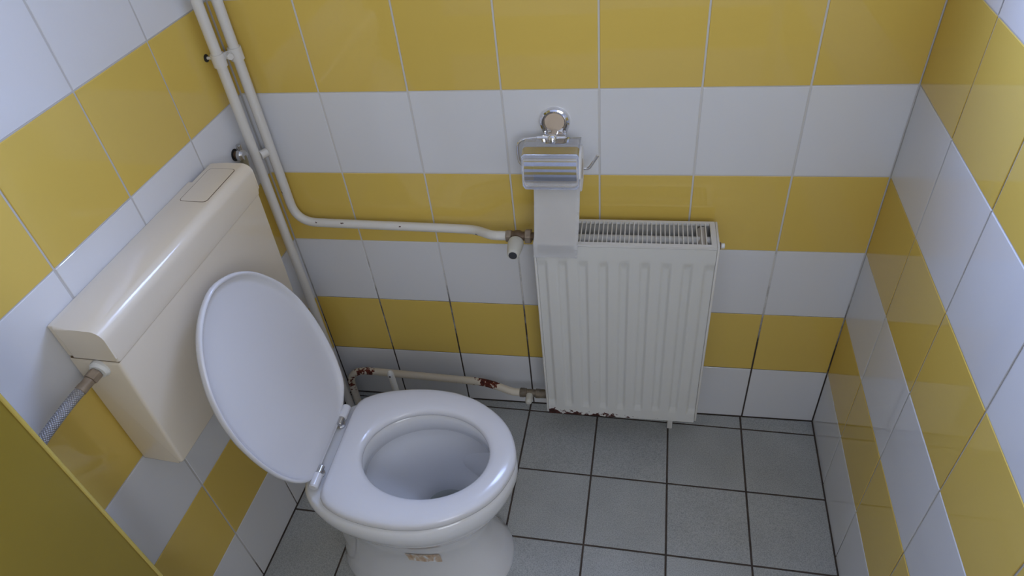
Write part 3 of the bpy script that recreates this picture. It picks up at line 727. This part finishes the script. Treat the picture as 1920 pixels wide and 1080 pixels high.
# ------------------------------------------------------------------ paper roll holder
hc = (.708, 0, .930)
th = tag(empty('toilet_roll_holder', hc), 'chrome toilet roll holder with mirror-bright curved flap on the back wall', 'toilet roll holder')
def shoe(r, y):
    pts = [(hc[0] + r*math.cos(R_(a)), y, hc[2] + r*math.sin(R_(a))) for a in range(-28, 209, 8)]
    return pts + [(hc[0] - r*.72, y, hc[2] - r*.93), (hc[0] + r*.72, y, hc[2] - r*.93)]
obj('wall_plate', loft([shoe(.0325, 0), shoe(.0325, -.005), shoe(.0305, -.0085), shoe(.0270, -.0100), shoe(.0235, -.0090), shoe(.0215, -.0065)]), M['chrome'], th, smooth=30)
obj('disc', cyl((hc[0], -.006, hc[2]+.002), (hc[0], -.0088, hc[2]+.002), .0205, 32), M['beige'], th)
bz = .9055
obj('lower_bar', box((hc[0]-.024, -.022, bz-.006), (hc[0]+.024, -.002, bz+.006), .003, 2), M['chrome'], th, smooth=True)
obj('post', cyl((hc[0], -.010, bz+.004), (hc[0], -.048, bz+.012), .0078, 20), M['chrome'], th, smooth=True)
obj('ball', lathe((hc[0], -.046, bz+.0115), (0, -1, .2), [(0, .0078), (.003, .0100), (.008, .0105), (.013, .0090), (.016, .0055), (.0172, .0)], 24), M['chrome'], th, smooth=True)
AXZ, AXY = .853, -.060
obj('arm', tube(fillet([(hc[0]+.028, -.044, .915), (hc[0]-.035, -.044, .915), (.634, -.050, .915), (.634, -.060, AXZ), (.770, AXY, AXZ), (.782, AXY, AXZ), (.800, AXY, AXZ+.030)], [.004, .034, .034, .006, .010], 10), .0031, 12), M['chrome'], th, smooth=True)
obj('arm_tip', lathe((.7992, AXY, AXZ+.0285), (.5, 0, .86), [(0, .0026), (.001, .0034), (.004, .0034), (.005, .002)], 12), M['chrome'], th, smooth=True)
# curved flap over the roll
prof = [(v[0], v[1]) for v in fillet([(-.043, .9165, 0), (-.080, .9190, 0), (-.1125, .9120, 0), (-.1215, .880, 0), (-.1225, .841, 0)], [.012, .010, .02], 8)]
fx0, fx1 = .6515, .7665
bm = bmesh.new(); Vf = []; nW = 24
tot = len(prof)
for i, (y, z) in enumerate(prof):
    row = []
    for k in range(nW+1):
        x = fx0 + (fx1-fx0)*k/nW; e_ = min(x-fx0, fx1-x); zz, yy = z, y
        if i == tot-1 and e_ < .008: zz = z + (.008 - math.sqrt(max(0, .008**2 - (.008-e_)**2)))
        row.append(bm.verts.new((x + (0 if i > 6 else .0), yy, zz)))
    Vf.append(row)
for i in range(tot-1):
    for k in range(nW): bm.faces.new((Vf[i][k], Vf[i][k+1], Vf[i+1][k+1], Vf[i+1][k]))
bmesh.ops.solidify(bm, geom=list(bm.faces), thickness=.0008)
obj('flap', bm, M['chrome'], th, smooth='all')
obj('flap_hinge', cyl((hc[0]-.034, -.044, .9155), (hc[0]+.026, -.044, .9155), .0046, 16, .001), M['chrome'], th, smooth=True)
# roll and hanging strip
rl = tag(empty('toilet_roll', (.722, AXY, AXZ)), 'white toilet roll with a long strip hanging over the radiator top', 'toilet roll')
RR = .0475; x0, x1 = .672, .768
obj('roll', lathe((x0, AXY, AXZ), (1, 0, 0), [(0, .021), (0, RR-.001), (.001, RR), (x1-x0-.001, RR), (x1-x0, RR-.001), (x1-x0, .021)], 48), M['paper'], rl, smooth=40)
obj('core', lathe((x0-.0005, AXY, AXZ), (1, 0, 0), [(0, .0195), (0, .0209), (x1-x0+.001, .0209), (x1-x0+.001, .0195)], 32), M['card'], rl, smooth=40)
sp = [(AXY-RR-.0004, AXZ+.004, .0), (AXY-RR-.0016, .820, -.0015), (-.1145, .780, -.003), (-.1195, .740, -.005), (-.1225, .712, -.007), (-.1250, .700, -.008), (-.1248, .688, -.009), (-.1240, .676, -.0095), (-.1252, .664, -.0105)]
bm = bmesh.new(); V = []
pts = smooth_path([Vector(p) for p in sp], 4)
for p in pts:
    V.append([bm.verts.new((x0 + (x1-x0)*k/10 + p[2] - (.0008 if 0 < k < 10 else 0)*0, p[0] - .0006*math.sin(k*.9 + p[1]*60), p[1])) for k in range(11)])
for i in range(len(V)-1):
    for k in range(10): bm.faces.new((V[i][k], V[i][k+1], V[i+1][k+1], V[i+1][k]))
bmesh.ops.solidify(bm, geom=list(bm.faces), thickness=.0004)
obj('hanging_strip', bm, M['paper'], rl, smooth='all')

# ------------------------------------------------------------------ toilet brush behind the bowl
bx, by = .262, -.165
br = tag(empty('toilet_brush', (bx, by, 0)), 'white toilet brush with holed handle standing behind the toilet', 'toilet brush')
obj('holder', lathe((bx, by, 0), (0, 0, 1), [(0, .040), (.004, .042), (.060, .036), (.110, .040), (.112, .037), (.062, .033), (.006, .036)], 28), M['white_plastic'], br, smooth=40)
obj('bristles', lathe((bx, by, .012), (0, 0, 1), [(0, .012), (.01, .028), (.06, .028), (.075, .010)], 20), M['white_plastic'], br, smooth=40)
obj('handle', lathe((bx, by, .08), (-.02, 0, 1), [(0, .006), (.06, .0065), (.12, .0085), (.203, .0088), (.211, .0070), (.2145, .0035)], 18), M['white_plastic'], br, smooth=40)
obj('hang_hole', cyl((bx-.0036, by-.0078, .2825), (bx-.0036, by-.0092, .2825), .0026, 12), M['dark'], br)
